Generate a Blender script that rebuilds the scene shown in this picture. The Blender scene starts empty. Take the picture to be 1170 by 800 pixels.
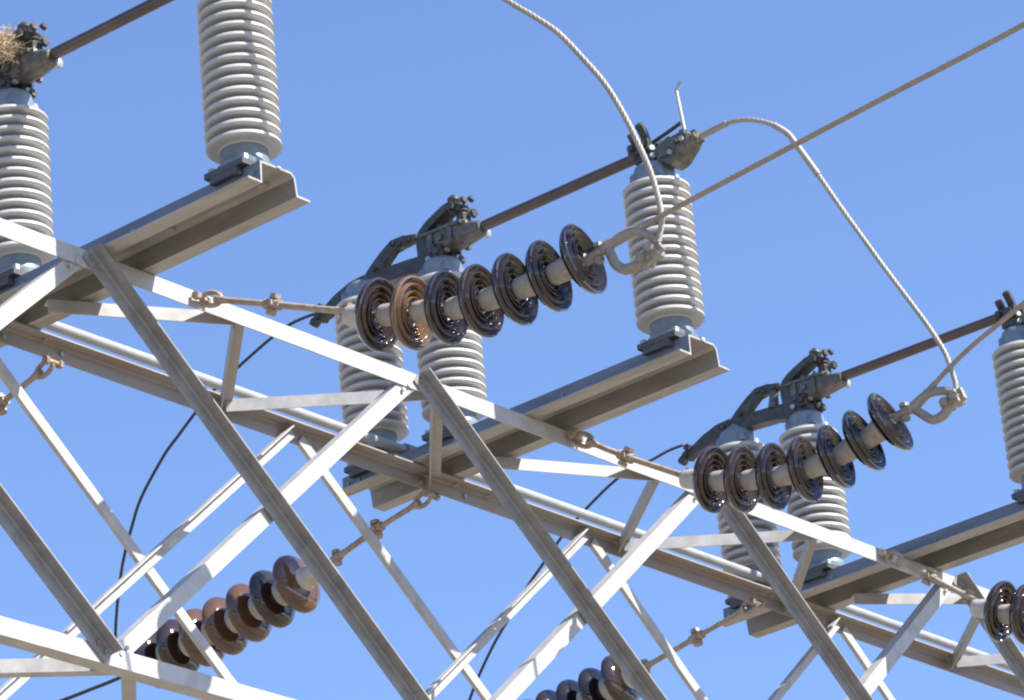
import bpy, bmesh, math, random
from mathutils import Vector, Matrix
from math import radians, pi, sin, cos

random.seed(7)
S = bpy.context.scene
COL = S.collection

# ---------------------------------------------------------------- camera
cam_d = bpy.data.cameras.new('camera')
cam = bpy.data.objects.new('camera', cam_d)
COL.objects.link(cam)
RT = Vector((0.649713, -0.755299, -0.085999))
UP = Vector((-0.254596, -0.322798, 0.911582))
FW = Vector((0.716278, 0.570372, 0.402022))
cam.matrix_world = Matrix(((RT.x, UP.x, -FW.x, 0.0), (RT.y, UP.y, -FW.y, 0.0),
                           (RT.z, UP.z, -FW.z, 1.65), (0, 0, 0, 1)))
cam_d.sensor_width = 36.0
cam_d.lens = 36.0 * 4820.81 / 1170.0
cam_d.clip_start = 0.1
cam_d.clip_end = 20000.0
S.camera = cam

# ---------------------------------------------------------------- sky, sun, exposure
SUN_DIR = Vector((0.32, -1.0, 1.06)).normalized()      # towards the sun
ELEV = math.asin(SUN_DIR.z)
AZ = math.atan2(SUN_DIR.x, SUN_DIR.y)
w = bpy.data.worlds.new('World')
S.world = w
w.use_nodes = True
nt = w.node_tree
sky = nt.nodes.new('ShaderNodeTexSky')
sky.sky_type = 'NISHITA'
sky.sun_disc = False
sky.sun_elevation = ELEV
sky.sun_rotation = AZ
sky.altitude = 300.0
sky.air_density = 1.0
sky.dust_density = 0.5
sky.ozone_density = 6.5
bg = nt.nodes['Background']
bg.inputs['Strength'].default_value = 0.120
tint = nt.nodes.new('ShaderNodeMixRGB')
tint.blend_type = 'MULTIPLY'
tint.inputs['Fac'].default_value = 1.0
tint.inputs['Color2'].default_value = (1.05, 0.985, 1.03, 1)
nt.links.new(sky.outputs['Color'], tint.inputs['Color1'])
nt.links.new(tint.outputs['Color'], bg.inputs['Color'])

sun_d = bpy.data.lights.new('sun', 'SUN')
sun_d.energy = 5.0
sun_d.angle = radians(0.53)
sun_d.color = (1.0, 0.955, 0.88)
sun = bpy.data.objects.new('sun', sun_d)
COL.objects.link(sun)
sun.location = (0, 0, 60)
sun.rotation_euler = SUN_DIR.to_track_quat('Z', 'Y').to_euler()

S.view_settings.view_transform = 'Standard'
S.view_settings.look = 'None'
S.cycles.filter_width = 2.2
S.view_settings.gamma = 1.0
S.view_settings.use_curve_mapping = False
S.view_settings.exposure = 1.05

# ---------------------------------------------------------------- materials
def mat(name, base, rough=0.5, metal=0.0, var=None, scale=20.0, rough_var=0.0, bump=0.0,
        bump_scale=80.0, coat=0.0, patch=None, patch_amt=0.35, patch_scale=9.0, spec=0.5, stretch=(1, 1, 1)):
    m = bpy.data.materials.new(name)
    m.use_nodes = True
    n, l = m.node_tree.nodes, m.node_tree.links
    p = n['Principled BSDF']
    p.inputs['Roughness'].default_value = rough
    p.inputs['Metallic'].default_value = metal
    p.inputs['Specular IOR Level'].default_value = spec
    p.inputs['Coat Weight'].default_value = coat
    p.inputs['Coat Roughness'].default_value = 0.05
    tc = n.new('ShaderNodeTexCoord')
    oi = n.new('ShaderNodeObjectInfo')
    mp = n.new('ShaderNodeVectorMath'); mp.operation = 'ADD'
    sc = n.new('ShaderNodeVectorMath'); sc.operation = 'SCALE'
    sc.inputs[0].default_value = (3.1, 7.7, 5.3)
    l.new(oi.outputs['Random'], sc.inputs['Scale'])
    st = n.new('ShaderNodeVectorMath'); st.operation = 'MULTIPLY'
    st.inputs[1].default_value = stretch
    l.new(tc.outputs['Object'], st.inputs[0])
    l.new(st.outputs[0], mp.inputs[0]); l.new(sc.outputs[0], mp.inputs[1])
    col = None
    if var is None:
        var = tuple(c * 0.8 for c in base)
    nz = n.new('ShaderNodeTexNoise')
    nz.inputs['Scale'].default_value = scale
    nz.inputs['Detail'].default_value = 6.0
    nz.inputs['Roughness'].default_value = 0.65
    l.new(mp.outputs[0], nz.inputs['Vector'])
    cr = n.new('ShaderNodeValToRGB')
    cr.color_ramp.elements[0].position = 0.33
    cr.color_ramp.elements[1].position = 0.68
    cr.color_ramp.elements[0].color = (*var, 1)
    cr.color_ramp.elements[1].color = (*base, 1)
    l.new(nz.outputs['Fac'], cr.inputs['Fac'])
    col = cr.outputs['Color']
    if patch:
        nz2 = n.new('ShaderNodeTexNoise')
        nz2.inputs['Scale'].default_value = patch_scale
        nz2.inputs['Detail'].default_value = 8.0
        nz2.inputs['Roughness'].default_value = 0.7
        l.new(mp.outputs[0], nz2.inputs['Vector'])
        r2 = n.new('ShaderNodeValToRGB')
        r2.color_ramp.elements[0].position = 1.0 - patch_amt - 0.13
        r2.color_ramp.elements[1].position = 1.0 - patch_amt + 0.13
        l.new(nz2.outputs['Fac'], r2.inputs['Fac'])
        mx = n.new('ShaderNodeMixRGB')
        mx.inputs['Color2'].default_value = (*patch, 1)
        l.new(r2.outputs['Color'], mx.inputs['Fac'])
        l.new(col, mx.inputs['Color1'])
        col = mx.outputs['Color']
    l.new(col, p.inputs['Base Color'])
    if rough_var:
        mr = n.new('ShaderNodeMapRange')
        mr.inputs['To Min'].default_value = max(0.02, rough - rough_var)
        mr.inputs['To Max'].default_value = min(1.0, rough + rough_var)
        l.new(nz.outputs['Fac'], mr.inputs['Value'])
        l.new(mr.outputs['Result'], p.inputs['Roughness'])
    if bump:
        nb = n.new('ShaderNodeTexNoise')
        nb.inputs['Scale'].default_value = bump_scale
        nb.inputs['Detail'].default_value = 4.0
        l.new(mp.outputs[0], nb.inputs['Vector'])
        b = n.new('ShaderNodeBump')
        b.inputs['Strength'].default_value = bump
        b.inputs['Distance'].default_value = 0.003
        l.new(nb.outputs['Fac'], b.inputs['Height'])
        l.new(b.outputs['Normal'], p.inputs['Normal'])
    return m

M = {}
M['galv'] = mat('galvanised_steel', (0.48, 0.47, 0.45), 0.55, 0.1, (0.34, 0.33, 0.31), 11, 0.1, 0.08, 120,
                patch=(0.36, 0.31, 0.25), patch_amt=0.26, patch_scale=5)
M['galv_dull'] = mat('dull_galvanised_steel', (0.40, 0.38, 0.35), 0.55, 0.1, (0.33, 0.31, 0.28), 16, 0.1, 0.1, 120,
                     patch=(0.27, 0.205, 0.145), patch_amt=0.3, patch_scale=7)
M['rusty'] = mat('stained_galvanised_steel', (0.34, 0.32, 0.295), 0.6, 0.1, (0.26, 0.24, 0.215), 12, 0.1, 0.15, 120,
                 patch=(0.27, 0.165, 0.095), patch_amt=0.42, patch_scale=6, stretch=(0.4, 1.5, 1.5))
M['crossarm'] = mat('crossarm_galvanised', (0.41, 0.39, 0.355), 0.5, 0.1, (0.30, 0.28, 0.25), 9, 0.12, 0.1, 90,
                    patch=(0.24, 0.185, 0.13), patch_amt=0.38, patch_scale=5, stretch=(2.2, 0.35, 2.2))
M['galv_shade'] = mat('shaded_galvanised_steel', (0.29, 0.29, 0.285), 0.55, 0.1, (0.195, 0.193, 0.188), 13, 0.1, 0.1, 120,
                     patch=(0.20, 0.165, 0.125), patch_amt=0.25, patch_scale=6)  # darker copy of galv for the outside braces, their shade put into the colour
M['web_shade'] = mat('blue_grey_shaded_web', (0.185, 0.205, 0.235), 0.45, 0.15, (0.13, 0.143, 0.165), 9, 0.1, 0.1, 90, stretch=(2.2, 0.4, 2.2))  # crossarm webs toned blue-grey: sky-lit shade painted into the steel colour
M['web_inner'] = mat('shaded_inner_web', (0.29, 0.275, 0.255), 0.5, 0.1, (0.20, 0.19, 0.175), 9, 0.1, 0.1, 90, stretch=(2.2, 0.4, 2.2))  # inner web faces toned darker, the hollow's shade painted in
M['cap'] = mat('galvanised_cap', (0.21, 0.25, 0.285), 0.42, 0.2, (0.16, 0.19, 0.215), 18, 0.1, 0.3, 100)
M['porcelain'] = mat('grey_porcelain', (0.475, 0.47, 0.45), 0.42, 0.0, (0.41, 0.405, 0.39), 5, 0.08, 0, spec=0.4,
                     patch=(0.37, 0.355, 0.32), patch_amt=0.30, patch_scale=7)
M['dark_metal'] = mat('weathered_dark_casting', (0.075, 0.072, 0.067), 0.42, 0.3, (0.038, 0.036, 0.035), 30, 0.12, 0.6, 90,
                      patch=(0.11, 0.098, 0.075), patch_amt=0.36, patch_scale=18)
M['bronze'] = mat('weathered_casting', (0.17, 0.16, 0.135), 0.42, 0.35, (0.07, 0.066, 0.056), 30, 0.12, 0.6, 90)
M['plate'] = mat('dark_base_plate', (0.10, 0.097, 0.094), 0.5, 0.2, (0.06, 0.058, 0.056), 25, 0.1, 0.3, 90)
M['bolt'] = mat('zinc_bolt', (0.42, 0.42, 0.40), 0.45, 0.4, (0.30, 0.30, 0.28), 40, 0.1)
M['tube'] = mat('brown_oxidised_copper', (0.125, 0.09, 0.075), 0.42, 0.35, (0.085, 0.062, 0.054), 12, 0.08, 0.2, 120)
M['shaft'] = mat('galvanised_pipe', (0.36, 0.365, 0.365), 0.5, 0.15, (0.28, 0.285, 0.285), 12, 0.08, 0.15, 100)
M['rusty_rod'] = mat('rusted_hardware', (0.42, 0.36, 0.29), 0.6, 0.15, (0.30, 0.21, 0.14), 26, 0.1, 0.5, 120,
                     patch=(0.20, 0.11, 0.06), patch_amt=0.36, patch_scale=22)
M['alu'] = mat('weathered_aluminium', (0.36, 0.315, 0.26), 0.5, 0.25, (0.25, 0.21, 0.165), 24, 0.1, 0.4, 120)
M['strand'] = mat('aluminium_strand', (0.37, 0.345, 0.30), 0.6, 0.15, (0.27, 0.25, 0.21), 9, 0.1)
M['strand_brown'] = mat('weathered_strand', (0.37, 0.305, 0.235), 0.55, 0.2, (0.27, 0.22, 0.165), 30, 0.1)
M['black_cable'] = mat('dark_cable', (0.045, 0.045, 0.05), 0.5, 0.1, (0.03, 0.03, 0.033), 30)
M['glaze_dark'] = mat('dark_brown_glaze', (0.040, 0.024, 0.019), 0.07, 0.0, (0.028, 0.017, 0.014), 8, 0, coat=0.6)
M['glaze_black'] = mat('black_brown_glaze', (0.022, 0.017, 0.017), 0.07, 0.0, (0.016, 0.012, 0.012), 8, 0, coat=0.6)
M['glaze_copper'] = mat('copper_brown_glaze', (0.165, 0.096, 0.054), 0.12, 0.0, (0.12, 0.07, 0.04), 8, 0, coat=0.5)
M['glaze_brown'] = mat('chestnut_glaze', (0.125, 0.060, 0.032), 0.09, 0.0, (0.085, 0.040, 0.021), 8, 0, coat=0.6)
M['disc_cap'] = mat('disc_cap_galvanised', (0.54, 0.51, 0.46), 0.5, 0.15, (0.42, 0.38, 0.32), 22, 0.1, 0.5, 110,
                    patch=(0.33, 0.21, 0.12), patch_amt=0.33, patch_scale=14)
M['straw'] = mat('dry_straw', (0.68, 0.55, 0.38), 0.8, 0.0, (0.48, 0.36, 0.22), 25)
M['ground'] = mat('pale_gravel', (0.29, 0.25, 0.195), 0.95, 0.0, (0.21, 0.18, 0.14), 0.6, 0, 0.6, 30, spec=0.2)

# ---------------------------------------------------------------- helpers
def link(name, bm, m, parent=None, smooth=False, loc=None):
    me = bpy.data.meshes.new(name)
    bmesh.ops.recalc_face_normals(bm, faces=bm.faces)
    bm.to_mesh(me)
    bm.free()
    if smooth:
        for p in me.polygons:
            p.use_smooth = True
        try:
            me.set_sharp_from_angle(angle=radians(42))
        except Exception:
            pass
    me.materials.append(M[m] if isinstance(m, str) else m)
    o = bpy.data.objects.new(name, me)
    COL.objects.link(o)
    if parent:
        o.parent = parent
    if loc is not None:
        o.location = loc
    return o

def thing(name, label, cat, loc=(0, 0, 0), group=None):
    o = bpy.data.objects.new(name, None)
    COL.objects.link(o)
    o.location = loc
    o.empty_display_size = 0.1
    tag(o, label, cat, group)
    return o

def tag(o, label, cat, group=None):
    o['label'] = label
    o['category'] = cat
    if group:
        o['group'] = group

def V(p):
    return Vector(p)

def add_box(bm, c, s, rot=None):
    r = bmesh.ops.create_cube(bm, size=1.0)
    mt = Matrix.Translation(V(c)) @ (rot or Matrix()) @ Matrix.Diagonal((s[0], s[1], s[2], 1))
    bmesh.ops.transform(bm, matrix=mt, verts=r['verts'])
    return r['verts']

def add_prism(bm, poly, depth_vec):
    """poly: ordered 3D points of one end face, extruded by depth_vec"""
    a = [bm.verts.new(V(p)) for p in poly]
    b = [bm.verts.new(V(p) + depth_vec) for p in poly]
    bm.faces.new(a[::-1]); bm.faces.new(b)
    n = len(a)
    for i in range(n):
        bm.faces.new((a[i], a[(i + 1) % n], b[(i + 1) % n], b[i]))
    return a + b

def frames(pts):
    pts = [V(p) for p in pts]
    T = []
    for i in range(len(pts)):
        a = pts[max(0, i - 1)]; b = pts[min(len(pts) - 1, i + 1)]
        T.append((b - a).normalized())
    n = T[0].orthogonal().normalized()
    N = []
    for t in T:
        n = (n - t * n.dot(t)).normalized()
        N.append(n)
    return pts, T, N

def add_tube(bm, pts, r, seg=10, lobes=0, twist=0.0, cap=True, lobe_amt=0.12):
    pts, T, N = frames(pts)
    rings = []
    d = 0.0
    for i, p in enumerate(pts):
        if i:
            d += (pts[i] - pts[i - 1]).length
        b = T[i].cross(N[i])
        rr = r[i] if isinstance(r, (list, tuple)) else r
        ring = []
        for k in range(seg):
            th = 2 * pi * k / seg
            q = rr
            if lobes:
                q = rr * (1.0 - lobe_amt + lobe_amt * abs(cos(lobes * th / 2.0)) * 1.6)
            th2 = th + twist * d
            ring.append(bm.verts.new(p + (N[i] * cos(th2) + b * sin(th2)) * q))
        rings.append(ring)
    for i in range(len(rings) - 1):
        for k in range(seg):
            bm.faces.new((rings[i][k], rings[i][(k + 1) % seg], rings[i + 1][(k + 1) % seg], rings[i + 1][k]))
    if cap:
        bm.faces.new(rings[0][::-1]); bm.faces.new(rings[-1])

def smooth_path(pts, n=6):
    """Catmull-Rom through the points"""
    P = [V(p) for p in pts]
    P = [P[0] * 2 - P[1]] + P + [P[-1] * 2 - P[-2]]
    out = []
    for i in range(1, len(P) - 2):
        p0, p1, p2, p3 = P[i - 1], P[i], P[i + 1], P[i + 2]
        for k in range(n):
            t = k / n
            out.append(0.5 * ((2 * p1) + (-p0 + p2) * t + (2 * p0 - 5 * p1 + 4 * p2 - p3) * t * t +
                              (-p0 + 3 * p1 - 3 * p2 + p3) * t * t * t))
    out.append(P[-2])
    return out

def resample(pts, step):
    pts = [V(p) for p in pts]
    out = [pts[0]]
    acc = 0.0
    for i in range(1, len(pts)):
        a, b = pts[i - 1], pts[i]
        L = (b - a).length
        while acc + L >= step:
            f = (step - acc) / L
            a = a + (b - a) * f
            out.append(a)
            L = (b - a).length
            acc = 0.0
            if L < 1e-9:
                break
        acc += L
    out.append(pts[-1])
    return out

def add_lathe(bm, prof, origin=(0, 0, 0), axis=(0, 0, 1), seg=48):
    """prof: list of (u along axis, radius)"""
    o = V(origin); ax = V(axis).normalized()
    n = ax.orthogonal().normalized(); b = ax.cross(n)
    rings = []
    for u, r in prof:
        if r < 1e-6:
            rings.append([bm.verts.new(o + ax * u)])
        else:
            rings.append([bm.verts.new(o + ax * u + (n * cos(2 * pi * k / seg) + b * sin(2 * pi * k / seg)) * r)
                          for k in range(seg)])
    for i in range(len(rings) - 1):
        A, B = rings[i], rings[i + 1]
        for k in range(seg):
            k2 = (k + 1) % seg
            if len(A) == 1 and len(B) == 1:
                continue
            if len(A) == 1:
                bm.faces.new((A[0], B[k2], B[k]))
            elif len(B) == 1:
                bm.faces.new((A[k], A[k2], B[0]))
            else:
                bm.faces.new((A[k], A[k2], B[k2], B[k]))

def add_hex(bm, c, axis, r, h):
    ax = V(axis).normalized()
    n = ax.orthogonal().normalized(); b = ax.cross(n)
    poly = [V(c) + (n * cos(k * pi / 3) + b * sin(k * pi / 3)) * r for k in range(6)]
    add_prism(bm, poly, ax * h)

def add_angle(bm, P, Q, d1, d2, w1, w2, t=0.006):
    """steel angle: heel line P-Q, legs along d1 and d2"""
    P, Q = V(P), V(Q)
    d1 = V(d1).normalized(); d2 = V(d2).normalized()
    r = 0.006
    poly = [P, P + d1 * w1, P + d1 * w1 + d2 * t, P + d1 * (t + r) + d2 * t, P + d1 * t + d2 * (t + r),
            P + d1 * t + d2 * w2, P + d2 * w2]
    add_prism(bm, poly, Q - P)

# ---------------------------------------------------------------- ground
bm = bmesh.new()
R0 = 6000.0
for q in (0,):
    vs = [bm.verts.new((R0 * cos(k * pi / 12), R0 * sin(k * pi / 12), 0)) for k in range(24)]
    bm.faces.new(vs)
gr = link('ground', bm, 'ground')
gr['kind'] = 'structure'

# ---------------------------------------------------------------- lattice truss
YA, YB = 9.441, 10.095            # outer faces of near and far side
ZT, ZB = 8.037, 6.497             # top and bottom of the box
X0, X1 = 5.9, 18.6
LEG = 0.066
truss = thing('lattice_gantry_truss', 'galvanised steel box lattice truss running across the whole picture', 'truss',
              (X0, YA, ZB))
def part(name, bm, m, smooth=False, parent=truss):
    o = link(name, bm, m, parent, smooth)
    o.matrix_parent_inverse = Matrix.Translation(-V(parent.location)) if parent.type == 'EMPTY' else Matrix()
    return o

def chord(y, z, dy, dz, m):
    bm = bmesh.new()
    add_angle(bm, (X0, y, z), (X1, y, z), (0, dy, 0), (0, 0, dz), LEG, LEG)
    return part('chord', bm, m)
chord(YA, ZT, 1, -1, 'galv')
chord(YB, ZT, -1, -1, 'rusty')
chord(YA, ZB, 1, 1, 'galv')
chord(YB, ZB, -1, 1, 'galv_dull')

NODES = [6.06, 7.79, 9.53, 11.265, 13.05, 14.82, 16.56, 18.3]
BW = 0.058
def brace(P, Q, e, out, y_heel, m, bolts_out, w2=BW, w1=BW):
    """P top, Q bottom centre lines in a plane y = const; e: in-plane direction from centre to the heel edge"""
    P, Q = V(P), V(Q)
    u = (Q - P).normalized()
    ee = V(e); ee = (ee - u * ee.dot(u)).normalized()
    bm = bmesh.new()
    hp = P + ee * w1 * 0.5; hq = Q + ee * w1 * 0.5
    hp.y = hq.y = y_heel
    add_angle(bm, hp, hq, -ee, (0, out, 0), w1, w2)
    for B, s in ((P, 1), (Q, -1)) if w1 == BW else ():
        for k in (0.026, 0.068):
            c = B + u * k * s
            add_hex(bm, (c.x, y_heel + (0.006 if out > 0 else 0.0) - (0.006 if out < 0 else 0.012), c.z), (0, -1, 0), 0.009, 0.008)
    return part('brace', bm, m)

for i in range(len(NODES) - 1):
    a, b = NODES[i], NODES[i + 1]
    # near side: outside angle falling to the right, inside angle falling to the left
    brace((a - 0.01, 0, ZT - 0.012), (b + 0.0, 0, ZB + 0.02), (1, 0, 1), -1, YA - 0.003, 'galv_shade', -1)
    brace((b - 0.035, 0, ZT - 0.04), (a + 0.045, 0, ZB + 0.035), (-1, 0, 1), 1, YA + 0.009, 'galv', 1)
    # far side
    brace((a + 0.03, 0, ZT - 0.04), (b - 0.03, 0, ZB + 0.03), (-1, 0, -1), 1, YB - 0.016, 'galv', 1, 0.020, 0.042)
    brace((b - 0.03, 0, ZT - 0.03), (a + 0.03, 0, ZB + 0.03), (-1, 0, 1), -1, YB - 0.020, 'galv', -1, 0.034, 0.046)

LW = 0.050
LA = [7.85, 9.02, 10.33, 11.42, 12.77, 13.83, 15.12, 16.2, 17.4]
LB = [8.4, 9.66, 10.86, 12.06, 13.26, 14.44, 15.70, 16.8, 18.0]
def lacing(P, Q, side, zheel, dz, m):
    P, Q = V(P), V(Q)
    u = (Q - P).normalized()
    n = V(side); n = (n - u * n.dot(u)).normalized()       # towards the heel
    hp = P + n * LW * 0.5; hq = Q + n * LW * 0.5
    hp.z = hq.z = zheel
    bm = bmesh.new()
    add_angle(bm, hp, hq, -n, (0, 0, dz), LW, LW, 0.005)
    return part('lacing_bar', bm, m)
for i in range(len(LA)):
    ya, yb = YA + 0.035, YB - 0.035
    lacing((LA[i], ya, 0), (LB[i], yb, 0), (-1, 1, 0), ZT - 0.009, -1, 'galv_dull')
    if i + 1 < len(LA):
        P = {9.66: (9.70, 9.83, 0), 12.06: (12.115, 9.80, 0), 14.44: (14.61, 9.85, 0)}.get(LB[i], (LB[i], yb, 0))   # three end under a crossarm
        lacing(P, (LA[i + 1], ya, 0), (-1, -1, 0), ZT - 0.009, -1, 'galv')
LA2 = [8.3, 9.66, 10.85, 12.05, 13.25, 14.45, 15.6, 16.8]
LB2 = [8.95, 10.25, 11.45, 12.65, 13.85, 15.0, 16.2, 17.4]
for i in range(len(LA2)):
    ya, yb = YA + 0.035, YB - 0.035
    lacing((LA2[i], ya, 0), (LB2[i], yb, 0), (-1, 1, 0), ZB + 0.009, 1, 'galv_dull')
    if i + 1 < len(LA2):
        lacing((LB2[i], yb, 0), (LA2[i + 1], ya, 0), (-1, -1, 0), ZB + 0.009, 1, 'galv')

# bolts seen on the far top chord
for x, dy, z in ((9.73, 0, -0.045), (10.02, 0, -0.035), (9.92, -0.03, 0), (12.0, 0, -0.045), (12.27, 0, -0.04),
                 (12.2, -0.03, 0), (12.4, -0.03, 0), (14.3, -0.03, 0), (14.62, 0, -0.04)):
    bm = bmesh.new()
    if z:
        add_hex(bm, (x, YB - 0.006, ZT + z), (0, -1, 0), 0.010, 0.010)
    else:
        add_hex(bm, (x, YB + dy, ZT - 0.006), (0, 0, -1), 0.010, 0.010)
    part('bolt', bm, 'bolt')

# ---------------------------------------------------------------- crossarms (hat sections)
CX = [9.712, 12.055, 14.575]
ZC = ZT + 0.004
def hat_profile(y):
    c = [(-0.152, 0.0), (-0.083, 0.0), (-0.080, 0.079), (0.066, 0.082), (0.080, 0.070), (0.088, 0.0), (0.156, 0.0)]
    t = 0.0075
    up, n = [], len(c)
    for i in range(n):
        d = []
        for j in (i - 1, i):
            if 0 <= j < n - 1:
                dx, dz = c[j + 1][0] - c[j][0], c[j + 1][1] - c[j][1]
                L = math.hypot(dx, dz)
                d.append((-dz / L, dx / L))
        nx = sum(k[0] for k in d); nz = sum(k[1] for k in d)
        L = math.hypot(nx, nz); nx /= L; nz /= L
        s = t / (nx * d[0][0] + nz * d[0][1])
        up.append((c[i][0] + nx * s, c[i][1] + nz * s))
    return [(x, y, z) for x, z in c] + [(x, y, z) for x, z in up[::-1]]
arm_labels = ['left grey crossarm, its free end under the insulator cut by the top edge',
              'middle grey crossarm, its free end under the insulator standing alone',
              'right grey crossarm running off the right edge of the picture']
for k, cx in enumerate(CX):
    a = thing('crossarm', arm_labels[k], 'crossarm', (cx, 9.6, ZC), 'crossarms laid across the truss')
    bm = bmesh.new()
    y0, y1 = 8.665 + 0.02 * (k == 0), 10.47
    add_prism(bm, [(x, y - 9.6, z) for x, y, z in hat_profile(y0)], V((0, y1 - y0, 0)))
    bo = link('beam', bm, 'crossarm', a)
    bo.data.materials.append(M['web_shade'])
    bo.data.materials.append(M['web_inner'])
    for f in bo.data.polygons:                  # the two webs and the upper faces take the shade-toned steels
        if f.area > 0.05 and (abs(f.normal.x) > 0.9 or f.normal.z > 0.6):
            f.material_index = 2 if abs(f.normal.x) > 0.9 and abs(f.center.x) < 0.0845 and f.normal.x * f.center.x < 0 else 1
    for y in (8.72, 9.30, 9.86, 10.38, 10.44):
        bm = bmesh.new()
        add_hex(bm, (-0.0815, y - 9.6, 0.048), (-1, 0, 0), 0.011, 0.012)
        link('bolt', bm, 'cap', a)
    for y in (8.80, 9.25):
        bm = bmesh.new()
        add_hex(bm, (0.045, y - 9.6, 0.081), (0, 0, -1), 0.018, 0.012)
        link('bolt', bm, 'galv_dull', a)
ZH = ZC + 0.0895          # top of the hat

# ---------------------------------------------------------------- operating shaft
sh = thing('operating_shaft', 'long galvanised pipe lying across the crossarms behind the truss', 'pipe', (X0, 10.175, ZH + 0.035))
bm = bmesh.new()
add_tube(bm, [(0, 0, 0), (X1 - X0 - 0.6, 0, 0)], 0.0205, 20)
link('pipe', bm, 'shaft', sh, True)
for cx in CX:
    bm = bmesh.new()
    add_box(bm, (cx - X0, 0, -0.025), (0.09, 0.09, 0.018))
    add_tube(bm, [(cx - X0 - 0.035, 0, 0), (cx - X0 + 0.035, 0, 0)], 0.031, 16)
    link('bearing', bm, 'cap', sh)

# ---------------------------------------------------------------- post insulators
def shed_profile(z0, z1, n, ro, ri):
    p = (z1 - z0) / n
    prof = [(z0 - 0.004, 0.0), (z0 - 0.004, ri)]
    for i in range(n):
        z = z0 + i * p
        prof += [(z + 0.002, ri + 0.004), (z + 0.0035, ri + 0.016), (z + 0.003, ro - 0.013), (z + 0.0045, ro - 0.005), (z + 0.010, ro),
                 (z + 0.018, ro - 0.001), (z + 0.0235, ro - 0.006), (z + 0.027, ro - 0.014), (z + 0.033, ri + 0.016), (z + 0.037, ri + 0.004),
                 (z + p - 0.003, ri)]
    prof += [(z1 + 0.004, ri), (z1 + 0.004, 0.0)]
    return prof
bm = bmesh.new()
add_lathe(bm, shed_profile(0.115, 0.712, 14, 0.1345, 0.086), seg=72)
SHEDS = link('ceramic_body', bm, 'porcelain', None, True)
bm = bmesh.new()
add_lathe(bm, [(0.028, 0.0), (0.028, 0.098), (0.046, 0.100), (0.05, 0.094), (0.062, 0.087), (0.112, 0.085), (0.117, 0.080), (0.117, 0)], seg=48)
LOW = link('lower_cap', bm, 'cap', None, True)
bm = bmesh.new()
add_lathe(bm, [(0.709, 0), (0.709, 0.078), (0.714, 0.084), (0.768, 0.082), (0.783, 0.078), (0.790, 0.070), (0.790, 0)], seg=48)
for th in (-40, 50, 140, 230):
    c, s = cos(radians(th)), sin(radians(th))
    add_lathe(bm, [(0.715, 0), (0.715, 0.019), (0.75, 0.019), (0.758, 0.012), (0.758, 0)], (0.082 * c, 0.082 * s, 0), seg=12)
TOPC = link('upper_cap', bm, 'cap', None, True)
bm = bmesh.new()
add_box(bm, (-0.012, -0.005, 0.012), (0.21, 0.185, 0.022))
add_box(bm, (-0.104, 0.0, -0.010), (0.022, 0.13, 0.030))
add_hex(bm, (-0.100, -0.055, -0.03), (0, 0, 1), 0.014, 0.02)
PLATE = link('base_plate', bm, 'plate', None)
NUTS = []
for sx in (-1, 1):
    for sy in (-1, 1):
        bm = bmesh.new()
        add_hex(bm, (sx * 0.082 - 0.01, sy * 0.078 - 0.005, 0.023), (0, 0, 1), 0.015, 0.02)
        NUTS.append(link('nut', bm, 'bolt', None))
PROTO = [SHEDS, LOW, TOPC, PLATE] + NUTS
ins_used = [False]
def insulator(x, y, label, lift=0.0):
    t = thing('post_insulator', label, 'insulator', (x, y, ZH), 'grey porcelain post insulators on the crossarms')
    for p in PROTO:
        if not ins_used[0]:
            o = p
        else:
            o = p.copy()
            COL.objects.link(o)
        o.parent = t
        if p in (SHEDS, LOW, TOPC):
            o.location = (0, 0, lift)
    if lift:
        bm = bmesh.new()
        add_lathe(bm, [(0.02, 0), (0.02, 0.065), (lift + 0.03, 0.065), (lift + 0.03, 0)], seg=32)
        link('bearing_spacer', bm, 'cap', t, True)
    ins_used[0] = True
    return t
YN, YM, YR = 8.815, 9.945, 10.345
insulator(CX[0], YN + 0.02, 'grey ribbed post insulator cut off by the top edge of the picture')
insulator(CX[1], YN - 0.01, 'grey ribbed post insulator standing alone on the free end of the middle crossarm')
insulator(CX[2], YN - 0.03, 'grey ribbed post insulator cut off by the right edge of the picture')
insulator(CX[0], YM + 0.03, 'grey ribbed post insulator at the left edge, under the straw nest')
insulator(CX[1], YM - 0.025, 'grey ribbed post insulator behind the copper coloured disc, carrying the middle hinge casting')
insulator(CX[2], YM + 0.01, 'grey ribbed post insulator behind the right disc string, carrying the right hinge casting')
insulator(CX[1], YR, 'grey ribbed post insulator at the far end of the middle crossarm, below the lever arm', 0.05)
insulator(CX[2], YR, 'grey ribbed post insulator at the far end of the right crossarm, mostly hidden by discs', 0.05)

# ---------------------------------------------------------------- disconnect switches
ZI = ZH + 0.79                       # top of the upper cap
def bevelled(bm, w=0.004):
    bmesh.ops.bevel(bm, geom=list(bm.edges), offset=w, segments=1, affect='EDGES', clamp_overlap=True)

def plate_yz(poly, x, th, bev=0.005):
    bm = bmesh.new()
    add_prism(bm, [(x - th / 2, y, z) for y, z in poly], V((th, 0, 0)))
    if bev:
        bevelled(bm, bev)
    return bm

def strip(path, wid):
    """outline of a strip in the y-z plane around a centre path"""
    L, Rr = [], []
    n = len(path)
    for i in range(n):
        a = path[max(0, i - 1)]; b = path[min(n - 1, i + 1)]
        dy, dz = b[0] - a[0], b[1] - a[1]
        q = math.hypot(dy, dz)
        wv = wid[i] if isinstance(wid, (list, tuple)) else wid
        ny, nz = -dz / q * wv / 2, dy / q * wv / 2
        L.append((path[i][0] + ny, path[i][1] + nz)); Rr.append((path[i][0] - ny, path[i][1] - nz))
    return L + Rr[::-1]

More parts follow.
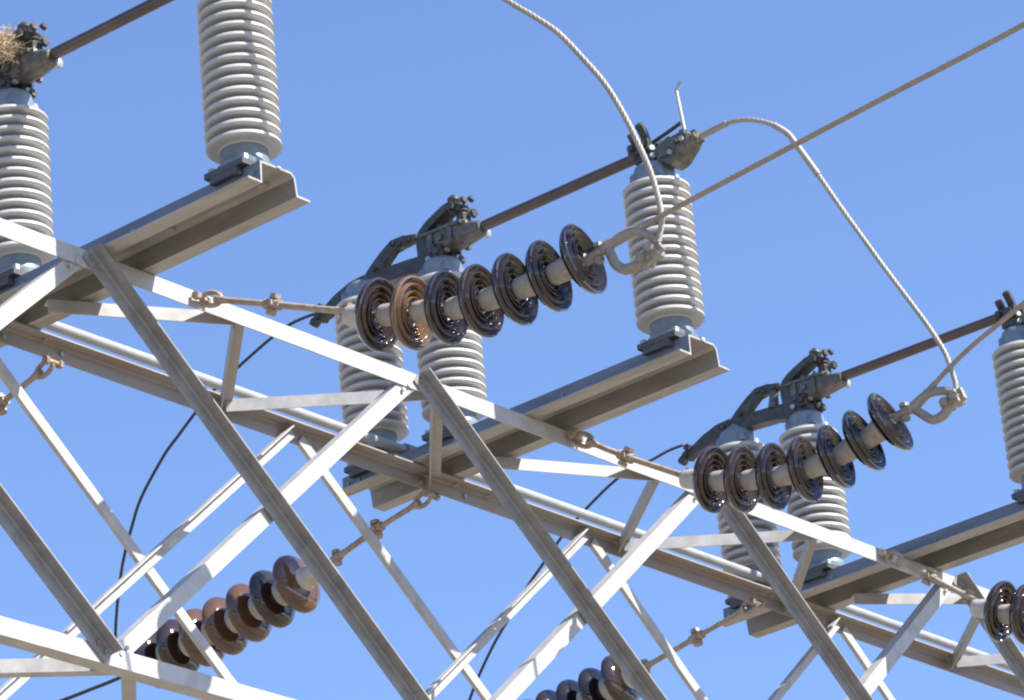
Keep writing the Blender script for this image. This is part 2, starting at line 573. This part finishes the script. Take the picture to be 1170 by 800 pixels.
def piece(name, sw, loc):
    """a part that only gathers its sub-parts"""
    o = bpy.data.objects.new(name, None)
    COL.objects.link(o)
    o.parent = sw
    o.location = V(loc) - V(sw.location)
    o.empty_display_size = 0.05
    return o

def switch(k, label):
    return thing('disconnector', label, 'disconnector', (CX[k], YM, ZI), 'disconnectors with brown blade tubes across the crossarms')
SW = [switch(0, 'disconnector at the left whose brown tube leaves over the top edge'),
      switch(1, 'middle disconnector, its brown tube ending above the insulator standing alone'),
      switch(2, 'right disconnector, its brown tube crossed by the pale jumper cable')]

def hinge(sw, cx, ym, with_lever, zoff=0.0):
    t = piece('hinge', sw, (cx, ym, ZI + zoff))
    # pedestal on the cap
    bm = bmesh.new()
    add_lathe(bm, [(-0.002 - zoff, 0), (-0.002 - zoff, 0.05), (0.012, 0.05), (0.02, 0.035), (0.075, 0.032), (0.085, 0)], seg=20)
    add_box(bm, (0.03, -0.02, 0.03), (0.03, 0.05, 0.07))
    add_box(bm, (-0.035, 0.01, 0.04), (0.025, 0.07, 0.07))
    add_tube(bm, [(-0.07, -0.01, 0.045), (0.075, -0.01, 0.045)], 0.014, 10)
    add_tube(bm, [(0.05, -0.045, -0.02), (0.055, -0.05, 0.05)], 0.013, 8)
    add_hex(bm, (0.05, -0.055, 0.0), (0, -1, 0.2), 0.018, 0.02)
    add_box(bm, (-0.055, -0.03, 0.02), (0.02, 0.04, 0.05))
    add_box(bm, (0.06, 0.02, 0.03), (0.02, 0.05, 0.05))
    add_hex(bm, (-0.066, -0.03, 0.02), (-1, 0, 0), 0.015, 0.014)
    link('pedestal', bm, 'dark_metal', t, True)
    for c, ax in (((-0.05, 0.03, 0.008), (-0.6, -0.4, 0)), ((0.03, -0.05, 0.012), (0, -1, 0)), ((-0.03, -0.05, 0.03), (0, -1, 0))):
        bm = bmesh.new()
        add_hex(bm, c, ax, 0.012, 0.014)
        link('bolt', bm, 'bolt', t)
    # boat shaped terminal clamp that takes the blade
    bm = bmesh.new()
    secs = [(0.085, 0.028, 0.075, 0.105), (0.03, 0.050, 0.042, 0.118), (-0.06, 0.055, 0.030, 0.122), (-0.14, 0.050, 0.034, 0.112), (-0.235, 0.036, 0.042, 0.082)]
    rings = []
    for y, hw, zb, zt in secs:
        rings.append([bm.verts.new((sx * hw * k, y, z)) for sx, k, z in
                      ((-1, 0.35, zb), (-1, 0.8, zb + 0.009), (-1, 1.0, zb + 0.024), (-1, 1.0, zt), (-1, 0.7, zt + 0.012),
                       (1, 0.7, zt + 0.012), (1, 1.0, zt), (1, 1.0, zb + 0.024), (1, 0.8, zb + 0.009), (1, 0.35, zb))])
    for i in range(len(rings) - 1):
        for k in range(10):
            bm.faces.new((rings[i][k], rings[i][(k + 1) % 10], rings[i + 1][(k + 1) % 10], rings[i + 1][k]))
    bm.faces.new(rings[0]); bm.faces.new(rings[-1][::-1])
    for sx in (-1, 1):
        add_box(bm, (sx * 0.050, -0.05, 0.118), (0.022, 0.22, 0.014), Matrix.Rotation(radians(3), 4, 'X'))
        add_box(bm, (sx * 0.053, 0.005, 0.075), (0.016, 0.022, 0.085))
        add_box(bm, (sx * 0.053, -0.10, 0.075), (0.016, 0.022, 0.075))
        add_hex(bm, (sx * 0.056, -0.048, 0.078), (sx, 0, 0), 0.017, 0.013)
    add_box(bm, (0, -0.02, 0.128), (0.05, 0.06, 0.02))
    link('blade_clamp', bm, 'bronze', t)
    for y, z in ((-0.03, 0.118), (-0.10, 0.115), (-0.165, 0.098)):
        for sx in (-1, 1):
            bm = bmesh.new()
            add_hex(bm, (sx * 0.034, y, z - 0.004), (0, 0, 1), 0.015, 0.022)
            add_tube(bm, [(sx * 0.034, y, z), (sx * 0.034, y, z + 0.03)], 0.007, 8)
            link('clamp_bolt', bm, 'bronze', t)
    bm = bmesh.new()
    add_box(bm, (-0.028, -0.145, 0.105), (0.035, 0.05, 0.04))
    bevelled(bm, 0.006)
    link('keeper_block', bm, 'bolt', t)
    bm = bmesh.new()
    add_lathe(bm, [(0, 0), (0, 0.022), (0.016, 0.024), (0.024, 0.014), (0.024, 0)], (0.026, -0.215, 0.058), (0.1, -1, 0.2), 16)
    link('end_cap', bm, 'bolt', t, True)
    # curved strap sweeping up and over the clamp
    path = [(0.035, -0.03), (0.060, 0.04), (0.075, 0.10), (0.064, 0.145), (0.030, 0.170), (-0.02, 0.185), (-0.07, 0.205), (-0.11, 0.222)]
    bm = plate_yz(strip(path, [0.085, 0.055, 0.045, 0.042, 0.038, 0.034, 0.032, 0.028]), -0.012, 0.072, 0.008)
    link('contact_strap', bm, 'dark_metal', t)
    # spring and bolt cluster on top
    bm = bmesh.new()
    add_tube(bm, [(-0.045, -0.115, 0.195), (0.05, -0.115, 0.195)], 0.026, 12)
    add_tube(bm, [(-0.012, -0.055, 0.205), (-0.012, -0.115, 0.250)], 0.020, 10)
    add_lathe(bm, [(0, 0), (0, 0.028), (0.016, 0.030), (0.03, 0.018), (0.034, 0)], (-0.012, -0.10, 0.228), (0, -0.3, 1), 14)
    for k in range(5):
        add_lathe(bm, [(0, 0.012), (0, 0.024), (0.006, 0.027), (0.012, 0.024), (0.012, 0.012)], (0.0, -0.125 - 0.002 * k, 0.125 + k * 0.017), (0, 0, 1), 14)
    add_hex(bm, (-0.052, -0.115, 0.195), (-1, 0, 0), 0.020, 0.014)
    add_hex(bm, (0.02, -0.165, 0.165), (0, -1, 0), 0.020, 0.016)
    add_hex(bm, (-0.025, -0.155, 0.215), (0, -1, 0.2), 0.018, 0.016)
    add_hex(bm, (0.03, -0.15, 0.235), (0, -1, 0.5), 0.016, 0.016)
    add_box(bm, (0.0, -0.135, 0.13), (0.05, 0.035, 0.07))
    link('spring_cluster', bm, 'dark_metal', t)
    if with_lever:
        # main lever from the hinge over to the drive insulator
        path = [(-0.005, -0.012), (0.06, 0.018), (0.16, 0.030), (0.28, 0.040), (0.40, 0.048)]
        bm = plate_yz(strip(path, [0.085, 0.080, 0.066, 0.066, 0.072]), 0.0, 0.060, 0.007)
        link('lever_beam', bm, 'dark_metal', t)
        path = [(0.40, 0.048), (0.49, 0.050), (0.56, 0.032), (0.635, 0.005), (0.69, -0.010)]
        bm = plate_yz(strip(path, [0.088, 0.075, 0.055, 0.038, 0.034]), 0.0, 0.048, 0.007)
        link('lever_tail', bm, 'dark_metal', t)
        path = [(0.10, 0.148), (0.17, 0.152), (0.235, 0.160), (0.275, 0.128), (0.33, 0.078), (0.40, 0.038)]
        bm = plate_yz(strip(path, [0.028, 0.046, 0.046, 0.052, 0.060, 0.062]), -0.015, 0.042, 0.007)
        link('upper_link', bm, 'dark_metal', t)
        for y, z in ((0.14, 0.142), (0.19, 0.140), (0.225, 0.155), (0.40, 0.045), (0.45, 0.055), (0.33, 0.078)):
            bm = bmesh.new()
            add_hex(bm, (-0.034, y, z), (-1, 0, 0.3), 0.012, 0.014)
            link('bolt', bm, 'dark_metal', t)
        bm = bmesh.new()
        add_lathe(bm, [(-0.05, 0), (-0.05, 0.05), (0.0, 0.05), (0.02, 0.035), (0.03, 0)], (0, YR - ym, 0.035), (0, 0, 1), 20)
        link('lever_hub', bm, 'cap', t, True)
        bm = bmesh.new()
        add_tube(bm, [(-0.03, 0.675, 0.0), (0.035, 0.675, -0.005)], 0.016, 10)
        add_tube(bm, [(0.0, 0.64, 0.03), (0.0, 0.72, -0.02)], 0.022, 10)
        add_hex(bm, (-0.01, 0.69, -0.03), (-1, 0, 0.1), 0.020, 0.03)
        add_hex(bm, (-0.01, 0.655, 0.02), (-1, 0, 0.3), 0.018, 0.03)
        link('cable_terminal', bm, 'dark_metal', t)
    return t
hinge(SW[0], CX[0], YM + 0.03, False)
hinge(SW[1], CX[1], YM - 0.025, True)
hg = hinge(SW[2], CX[2], YM + 0.01, True, 0.03)
bm = bmesh.new()
add_tube(bm, [(-0.02, 0.155, 0.055), (-0.02, 0.145, 0.115)], [0.026, 0.020], 12)
add_lathe(bm, [(0, 0), (0, 0.022), (0.02, 0.02), (0.028, 0)], (-0.02, 0.145, 0.113), (0, -0.1, 1), 14)
link('grease_cup', bm, 'bronze', hg, True)

# blades
for k, (ym, yn, za, zb) in enumerate(((YM + 0.03, YN + 0.02, 0.082, 0.068), (YM - 0.025, YN - 0.01, 0.078, 0.072),
                                       (YM + 0.01, YN - 0.03, 0.115, 0.098))):
    bm = bmesh.new()
    add_tube(bm, [(0, 0.0, 0), (0, yn - ym + 0.19 + 0.015, zb - za)], 0.0225, 24)
    o = link('blade', bm, 'tube', SW[k], True)
    o.location = V((CX[k], ym - 0.19, ZI + za)) - V(SW[k].location)

# jaws
def jaw(sw, cx, yn, horn):
    t = piece('jaw', sw, (cx, yn, ZI))
    bm = bmesh.new()
    add_lathe(bm, [(-0.002, 0), (-0.002, 0.06), (0.014, 0.06), (0.02, 0.045), (0.035, 0.04), (0.035, 0)], seg=24)
    add_box(bm, (0, 0.0, 0.035), (0.10, 0.09, 0.03))
    link('base', bm, 'dark_metal', t, True)
    for sx, y, top, lean in ((-1, 0.045, 0.145, 0.02), (-1, -0.005, 0.165, 0.03), (1, 0.045, 0.14, 0.02), (1, -0.005, 0.135, 0.028)):
        bm = bmesh.new()
        pth = [(0.030, 0.02), (0.032, 0.08), (0.028, 0.105), (0.040 + lean * 0.4, top - 0.02), (0.048 + lean, top)]
        L = strip(pth, [0.020, 0.016, 0.018, 0.020, 0.022])
        add_prism(bm, [(sx * a, y - 0.016, z) for a, z in L], V((0, 0.032, 0)))
        bevelled(bm, 0.003)
        link('contact_finger', bm, 'dark_metal', t)
    for sx in (-1, 1):
        bm = bmesh.new()
        add_box(bm, (sx * 0.052, 0.02, 0.075), (0.025, 0.10, 0.05))
        o = link('finger_carrier', bm, 'dark_metal', t)
        for y in (0.05, -0.005):
            bm = bmesh.new()
            add_hex(bm, (sx * 0.062, y, 0.08), (sx, 0, 0), 0.015, 0.016)
            link('bolt', bm, 'dark_metal', t)
    for z in (0.02, 0.055):
        bm = bmesh.new()
        add_hex(bm, (-0.05, -0.035, z), (-0.6, -1, 0), 0.012, 0.012)
        link('bolt', bm, 'bolt', t)
    # terminal block towards the line side
    bm = bmesh.new()
    pl = [(-0.035, 0.03), (-0.070, -0.002), (-0.100, -0.045), (-0.150, -0.035), (-0.215, 0.025), (-0.225, 0.060), (-0.165, 0.080), (-0.09, 0.055), (-0.04, 0.055)]
    add_prism(bm, [(-0.05, y, z) for y, z in pl], V((0.10, 0, 0)))
    bevelled(bm, 0.010)
    for y, z in ((-0.115, 0.052), (-0.185, 0.058)):
        add_box(bm, (-0.03, y, z + 0.012), (0.03, 0.024, 0.024))
        add_box(bm, (0.03, y, z + 0.012), (0.03, 0.024, 0.024))
    add_box(bm, (-0.053, -0.10, 0.01), (0.012, 0.05, 0.03))
    add_box(bm, (0.0, -0.222, 0.052), (0.05, 0.028, 0.036))
    link('terminal_block', bm, 'bronze', t)
    for c in ((-0.054, -0.13, 0.0), (-0.054, -0.19, 0.035)):
        bm = bmesh.new()
        add_hex(bm, c, (-1, 0, 0), 0.011, 0.012)
        link('bolt', bm, 'bolt', t)
    for c, ax in (((-0.028, -0.215, 0.040), (0, -1, 0.25)), ((0.028, -0.215, 0.040), (0, -1, 0.25)), ((-0.049, -0.16, 0.035), (-1, 0, 0))):
        bm = bmesh.new()
        add_hex(bm, c, ax, 0.012, 0.022)
        link('bolt', bm, 'bronze', t)
    bm = bmesh.new()
    add_tube(bm, [(0.0, 0.0, 0.105), (0.005, -0.10, 0.128), (0.006, -0.15, 0.140)], 0.008, 8)
    link('stop_rod', bm, 'dark_metal', t)
    if horn:
        bm = bmesh.new()
        add_tube(bm, smooth_path([(0.006, -0.168, 0.06), (0.002, -0.160, 0.17), (0.0, -0.152, 0.268), (0.0, -0.155, 0.284), (0.004, -0.176, 0.312)], 4), 0.0075, 8)
        link('arcing_horn', bm, 'galv', t, True)
    return t
jaw(SW[0], CX[0], YN + 0.02, False)
jaw(SW[1], CX[1], YN - 0.01, True)
jaw(SW[2], CX[2], YN - 0.03, False)

# ---------------------------------------------------------------- tension insulator strings
def disc_parts(t, P, ax, glaze, r=0.1305, sp=0.142):
    """P: centre of the rim; ax: direction from structure to line"""
    P = V(P)
    ax = (V(ax).normalized() + V((random.uniform(-1, 1), 0, random.uniform(-1, 1))) * 0.028).normalized()
    bm = bmesh.new()
    add_lathe(bm, [(-0.036, 0.052), (-0.033, 0.062), (-0.030, 0.078), (-0.022, 0.098), (-0.010, 0.117), (0.003, 0.1275), (0.013, r), (0.019, r - 0.001), (0.022, r - 0.007),
                   (0.016, 0.119), (0.008, 0.114), (0.004, 0.110), (0.008, 0.106), (0.023, 0.1025), (0.026, 0.0995), (0.023, 0.096), (0.004, 0.090), (-0.001, 0.084), (0.003, 0.079), (0.022, 0.0765), (0.0245, 0.0745), (0.022, 0.0725),
                   (0.002, 0.067), (-0.003, 0.062), (0.002, 0.0585), (0.019, 0.056), (0.021, 0.054), (0.019, 0.052), (-0.003, 0.048), (-0.006, 0.044), (-0.002, 0.040), (0.006, 0.038), (0.007, 0.035),
                   (0.004, 0.033), (-0.006, 0.030), (-0.010, 0.022), (-0.006, 0.020), (-0.006, 0.0)], P, ax, 56)
    o = link('insulator_disc', bm, glaze, t, True)
    bm = bmesh.new()
    add_lathe(bm, [(-0.130, 0.0), (-0.130, 0.026), (-0.124, 0.035), (-0.110, 0.039), (-0.075, 0.041), (-0.052, 0.045), (-0.040, 0.052), (-0.030, 0.056), (-0.028, 0.0)], P, ax, 32)
    c = link('cap', bm, 'disc_cap', o, True)
    bm = bmesh.new()
    add_lathe(bm, [(-0.008, 0), (-0.008, 0.012), (sp - 0.13, 0.012), (sp - 0.12, 0.018), (sp - 0.10, 0)], P, ax, 12)
    link('pin', bm, 'bolt', o, True)
    return o

def hardware(t, pts):
    """shackle round the chord, two eye rods with a bolted joint, clevis at the first cap"""
    a, j, c = [V(p) for p in pts[:3]]
    u = (j - a).normalized()
    side = u.cross(V((0, 0, 1))).normalized()
    upv = side.cross(u).normalized()
    bm = bmesh.new()                               # shackle: a long oval link
    loop = []
    for k in range(25):
        th = 2 * pi * k / 24
        loop.append(a + u * (0.034 + 0.044 * cos(th)) + upv * 0.025 * sin(th))
    add_tube(bm, loop, 0.0095, 10, cap=False)
    add_tube(bm, [a - u * 0.012 - side * 0.034, a - u * 0.012 + side * 0.034], 0.010, 10)
    add_hex(bm, a - u * 0.012 - side * 0.026, -side, 0.017, 0.015)
    add_hex(bm, a - u * 0.012 + side * 0.026, side, 0.017, 0.015)
    link('shackle', bm, 'rusty_rod', t, True)
    for p, q, rr in ((a + u * 0.055, j, 0.0115), (j, c, 0.0125)):
        d = (q - p).normalized()
        bm = bmesh.new()
        add_tube(bm, [p, p + d * 0.05, q - d * 0.05, q], [0.018, rr, rr, 0.018], 12)
        link('eye_rod', bm, 'rusty_rod', t, True)
    bm = bmesh.new()                               # joint
    add_tube(bm, [j - upv * 0.034, j + upv * 0.034], 0.011, 10)
    add_hex(bm, j + upv * 0.022, upv, 0.022, 0.016)
    add_hex(bm, j - upv * 0.022, -upv, 0.022, 0.016)
    for s in (-1, 1):
        add_box(bm, j + side * 0.014 * s, (0.02, 0.02, 0.02))
    add_tube(bm, [j - u * 0.035, j + u * 0.035], 0.020, 10)
    link('joint', bm, 'rusty_rod', t)
    d = (V(pts[3]) - c).normalized()
    bm = bmesh.new()                               # ball clevis
    add_tube(bm, [c - u * 0.02, c + d * 0.015], 0.019, 10)
    add_tube(bm, [c - upv * 0.03, c + upv * 0.03], 0.010, 8)
    add_hex(bm, c + upv * 0.018, upv, 0.019, 0.014)
    add_hex(bm, c - upv * 0.018, -upv, 0.019, 0.014)
    tail = V(pts[3]) - d * 0.115
    add_tube(bm, [c, tail], 0.014, 10)
    link('clevis', bm, 'rusty_rod', t)

def string(pts, label, glazes, group='brown disc insulator strings tied to the truss'):
    t = thing('insulator_string', label, 'insulator string', pts[0], group)
    rel = [V(p) - V(pts[0]) for p in pts]
    hardware(t, rel)
    for k in range(7):
        P = rel[3 + k]
        a = rel[2 + k] if k else rel[3]
        b = rel[4 + k] if k < 6 else rel[3 + k]
        disc_parts(t, P, (b - a), glazes[k])
    return t

D, K, C, B = 'glaze_dark', 'glaze_black', 'glaze_copper', 'glaze_brown'
S1 = [(10.080,9.411,8.001),(10.124,9.120,7.884),(10.168,8.822,7.762),(10.187,8.698,7.709),(10.207,8.560,7.672),(10.228,8.423,7.648),(10.249,8.286,7.628),(10.269,8.149,7.627),(10.290,8.013,7.632),(10.310,7.876,7.650),(10.321,7.806,7.657)]
S2 = [(12.181,9.411,8.006),(12.211,9.208,7.863),(12.250,8.952,7.703),(12.265,8.852,7.663),(12.283,8.726,7.626),(12.304,8.593,7.598),(12.324,8.458,7.587),(12.344,8.326,7.598),(12.362,8.203,7.626),(12.379,8.086,7.667),(12.390,8.013,7.692)]
S3 = [(14.272,9.411,7.998),(14.298,9.235,7.853),(14.323,9.072,7.716),(14.343,8.940,7.616),(14.359,8.833,7.571),(14.382,8.677,7.540),(14.403,8.534,7.533),(14.425,8.393,7.548),(14.444,8.262,7.582),(14.463,8.137,7.628),(14.475,8.059,7.657)]
F1 = [(12.062,10.100,7.952),(12.062,10.391,7.902),(12.062,10.614,7.850),(12.062,10.833,7.808),(12.062,10.972,7.786),(12.062,11.107,7.766),(12.062,11.244,7.750),(12.062,11.379,7.739),(12.062,11.516,7.731),(12.062,11.651,7.724),(12.062,11.746,7.716)]
F2 = [(14.214,10.100,7.976),(14.214,10.432,7.921),(14.214,10.733,7.871),(14.214,10.866,7.845),(14.214,10.998,7.825),(14.214,11.129,7.807),(14.214,11.258,7.794),(14.214,11.384,7.783),(14.214,11.508,7.773),(14.214,11.626,7.764),(14.214,11.717,7.760)]
F0 = [(9.978,10.100,7.957),(9.978,10.374,7.891),(9.978,10.605,7.835),(9.978,10.833,7.805),(9.978,10.980,7.790),(9.978,11.118,7.778),(9.978,11.253,7.772),(9.978,11.389,7.770),(9.978,11.526,7.767),(9.978,11.664,7.768),(9.978,11.762,7.767)]
string(S1, 'string of seven discs with one copper coloured disc, in the upper middle', [D, C, K, D, K, K, K])
string(S2, 'string of seven dark discs at the right, below the right hinge casting', [D, D, K, D, K, K, K])
string(S3, 'string of dark discs cut off by the right edge of the picture', [D, D, K, D, K, D, K])
string(F1, 'string of brown domed discs at the lower left, seen from behind', [B, D, B, B, B, D, D])
string(F2, 'string of brown domed discs cut off by the bottom edge in the middle', [D, K, K, K, D, D, K])
string(F0, 'rusty rod tied to the truss at the left edge, its discs outside the picture', [D, K, D, K, D, D, K])

# ---------------------------------------------------------------- dead-end clamps
def clamp(label, upper, lower, over):
    o = V(upper[0])
    t = thing('dead_end_clamp', label, 'clamp', o, 'cast clamps at the line ends of the disc strings')
    U = [V(p) - o for p in upper]; Lw = [V(p) - o for p in lower]
    bm = bmesh.new()
    u = (U[1] - U[0]).normalized()
    add_tube(bm, smooth_path([U[0] - u * 0.02, U[0] + u * 0.02, U[1], U[2], U[2].lerp(U[3], 0.35)], 5),
             [0.017] * 5 + [0.021] * 5 + [0.017] * 5 + [0.0125] * 5 + [0.0110], 14)
    link('sleeve', bm, 'alu', t, True)
    bm = bmesh.new()
    add_tube(bm, [U[0] - V((0, 0, 0.03)), U[0] + V((0, 0, 0.03))], 0.010, 8)
    add_hex(bm, U[0] + V((0, 0, 0.02)), (0, 0, 1), 0.019, 0.014)
    add_hex(bm, U[0] - V((0, 0, 0.02)), (0, 0, -1), 0.019, 0.014)
    add_tube(bm, [U[0] - u * 0.06, U[0] + u * 0.03], 0.018, 10)
    link('eye_bolt', bm, 'alu', t)
    bm = bmesh.new()
    path = smooth_path([U[0] + u * 0.035] + Lw[1:], 5)
    n = len(path)
    add_tube(bm, path, [0.018] * (n // 2) + [0.0195] * (n - n // 2), 12)
    link('tongue', bm, 'alu', t, True)
    bm = bmesh.new()
    path = smooth_path([V(p) - o for p in over], 5)
    n = len(path)
    add_tube(bm, path, [0.020 - 0.007 * i / n for i in range(n)], 12)
    link('strap', bm, 'alu', t, True)
    e = Lw[-1]
    d = (Lw[-1] - Lw[-2]).normalized()
    bm = bmesh.new()
    rot = d.to_track_quat('Y', 'Z').to_matrix().to_4x4()
    add_box(bm, e - d * 0.02, (0.022, 0.105, 0.055), rot)
    add_box(bm, e - d * 0.005, (0.045, 0.03, 0.062), rot)
    bevelled(bm, 0.004)
    for k in (-0.045, 0.0):
        c = e + d * k
        sx = rot @ V((1, 0, 0))
        add_hex(bm, c - sx * 0.030, -sx, 0.016, 0.020)
        add_hex(bm, c + sx * 0.010, sx, 0.016, 0.030)
    link('terminal_pad', bm, 'alu', t)
    return t
C1 = [(10.321,7.806,7.657),(10.329,7.749,7.674),(10.342,7.662,7.691),(10.376,7.438,7.734),(10.472,6.798,7.842),(10.564,6.182,7.943),(10.626,5.768,8.040)]
L1 = [(10.325,7.778,7.661),(10.328,7.758,7.628),(10.330,7.745,7.594),(10.334,7.714,7.565),(10.341,7.670,7.563),(10.347,7.631,7.577),(10.352,7.598,7.599)]
C2 = [(12.390,8.013,7.692),(12.398,7.960,7.704),(12.407,7.903,7.748),(12.419,7.821,7.805),(12.436,7.711,7.868),(12.453,7.594,7.921),(12.471,7.478,7.974),(12.522,7.134,8.129)]
L2 = [(12.398,7.960,7.704),(12.401,7.941,7.659),(12.407,7.901,7.626),(12.415,7.852,7.639),(12.419,7.825,7.677),(12.423,7.795,7.686)]
U1 = [(10.325,7.777,7.673),(10.331,7.735,7.679),(10.338,7.689,7.694),(10.345,7.646,7.683),(10.351,7.606,7.653),(10.355,7.579,7.615)]
U2 = [(12.394,7.990,7.695),(12.400,7.950,7.719),(12.407,7.900,7.736),(12.416,7.843,7.726),(12.421,7.807,7.704),(12.424,7.792,7.678)]
clamp('cast wishbone clamp in front of the central upright insulator', C1[:4], L1, U1)
clamp('cast loop clamp at the end of the right disc string', C2[:4], L2, U2)

# ---------------------------------------------------------------- conductors and cables
def cable(name, pts, r, m, label, cat, step=0.006, lobes=7, twist=46.0, n=10):
    p = resample(smooth_path(pts, n), step)
    o = V(p[0])
    bm = bmesh.new()
    add_tube(bm, [q - o for q in p], r, 28 if lobes else 10, lobes, twist, True, 0.13)
    ob = link(name, bm, m, None, False)
    for f in ob.data.polygons:
        f.use_smooth = True
    ob.location = o
    tag(ob, label, cat)
    return ob

cable('line_conductor', C1[2:], 0.0092, 'strand_brown', 'brown stranded conductor rising to the upper right corner', 'conductor')
cable('line_conductor', C2[2:], 0.0090, 'strand_brown', 'brown stranded conductor rising from the loop clamp past the right edge', 'conductor')
J2 = [(12.055,8.625,8.962),(12.064,8.585,8.966),(12.072,8.524,8.976),(12.082,8.452,8.985),(12.098,8.388,8.980),(12.118,8.329,8.960),(12.142,8.274,8.927),(12.165,8.230,8.879),(12.180,8.206,8.825),(12.216,8.148,8.686),(12.252,8.091,8.540),(12.288,8.033,8.399),(12.323,7.976,8.262),(12.363,7.906,8.102),(12.393,7.856,7.984),(12.415,7.819,7.879),(12.424,7.803,7.793),(12.427,7.797,7.738),(12.422,7.802,7.685)]
J1 = [(9.710,8.600,8.980),(9.726,8.507,9.009),(9.750,8.400,8.992),(9.800,8.285,8.940),(9.860,8.165,8.850),(9.920,8.060,8.755),(9.998,7.962,8.663),(10.057,7.883,8.565),(10.105,7.814,8.492),(10.151,7.751,8.417),(10.203,7.691,8.305),(10.244,7.645,8.207),(10.281,7.611,8.095),(10.310,7.587,7.989),(10.337,7.568,7.884),(10.354,7.560,7.794),(10.364,7.560,7.705),(10.359,7.576,7.638),(10.353,7.589,7.595)]
j1 = cable('jumper_cable', J1, 0.0098, 'strand', 'pale stranded jumper curving down from the top edge to the wishbone clamp', 'jumper cable')
j2 = cable('jumper_cable', J2, 0.0092, 'strand', 'pale stranded jumper arching from the central jaw down to the loop clamp', 'jumper cable')
def sleeve(cb, pts, r):
    bm = bmesh.new()
    o = V(cb.location)
    add_tube(bm, [V(p) - o for p in pts], r, 16)
    link('compression_sleeve', bm, 'strand', cb, True)
sleeve(j2, J2[0:4], 0.0135)
sleeve(j2, smooth_path(J2[6:10], 4), 0.0130)

K1 = [(12.049,10.613,8.942),(12.028,10.654,8.934),(11.997,10.723,8.914),(11.968,10.810,8.872),(11.940,10.909,8.816),(11.917,10.993,8.766),(11.895,11.078,8.714),(11.878,11.181,8.637),(11.866,11.267,8.567),(11.855,11.355,8.494),(11.854,11.494,8.356),(11.869,11.575,8.252),(11.894,11.661,8.130),(11.929,11.736,8.004),(11.974,11.808,7.867),(12.015,11.846,7.773),(12.062,11.840,7.718)]
K2 = [(14.575,10.646,9.012),(14.532,10.708,8.991),(14.488,10.781,8.956),(14.419,10.888,8.908),(14.381,10.962,8.858),(14.348,11.038,8.796),(14.319,11.110,8.734),(14.286,11.198,8.650),(14.258,11.293,8.548),(14.233,11.377,8.456),(14.214,11.464,8.350),(14.190,11.564,8.229),(14.175,11.668,8.086),(14.172,11.737,7.977),(14.180,11.793,7.868),(14.214,11.812,7.765)]
cable('dropper_cable', K1, 0.0072, 'black_cable', 'black cable hanging from the middle lever arm behind the truss at the left', 'cable', 0.02, 0)
cable('dropper_cable', K2, 0.0072, 'black_cable', 'black cable hanging from the right lever arm behind the truss', 'cable', 0.02, 0)
cable('line_conductor', [(12.062,11.746,7.714),(12.062,11.814,7.710),(12.062,11.930,7.705),(12.062,12.079,7.705),(12.062,12.224,7.706),(12.062,12.733,7.716)],
      0.0085, 'black_cable', 'short dark piece of conductor at the bottom left corner, below the truss', 'conductor', 0.02, 0)

# ---------------------------------------------------------------- straw nest
bm = bmesh.new()
for k in range(1900):
    th = random.uniform(0, 2 * pi)
    ph = random.gauss(0, 0.5)
    rr = 0.115 * random.uniform(0.2, 1.0)
    c = V((rr * cos(th) * 0.8, rr * sin(th), rr * 0.75 * sin(ph) + 0.02))
    d = V((random.gauss(0, 1), random.gauss(0, 1), random.gauss(0, 0.55))).normalized()
    L = random.uniform(0.05, 0.15)
    b = V((random.gauss(0, 1), random.gauss(0, 1), random.gauss(0, 1))) * 0.012
    add_tube(bm, [c - d * L / 2, c + b, c + d * L / 2], random.uniform(0.0006, 0.0015), 4)
nest = link('bird_nest', bm, 'straw', None, loc=(CX[0] - 0.055, YM + 0.045, ZI + 0.135))
tag(nest, 'tuft of dry straw nest in the hinge casting at the top left', 'nest')
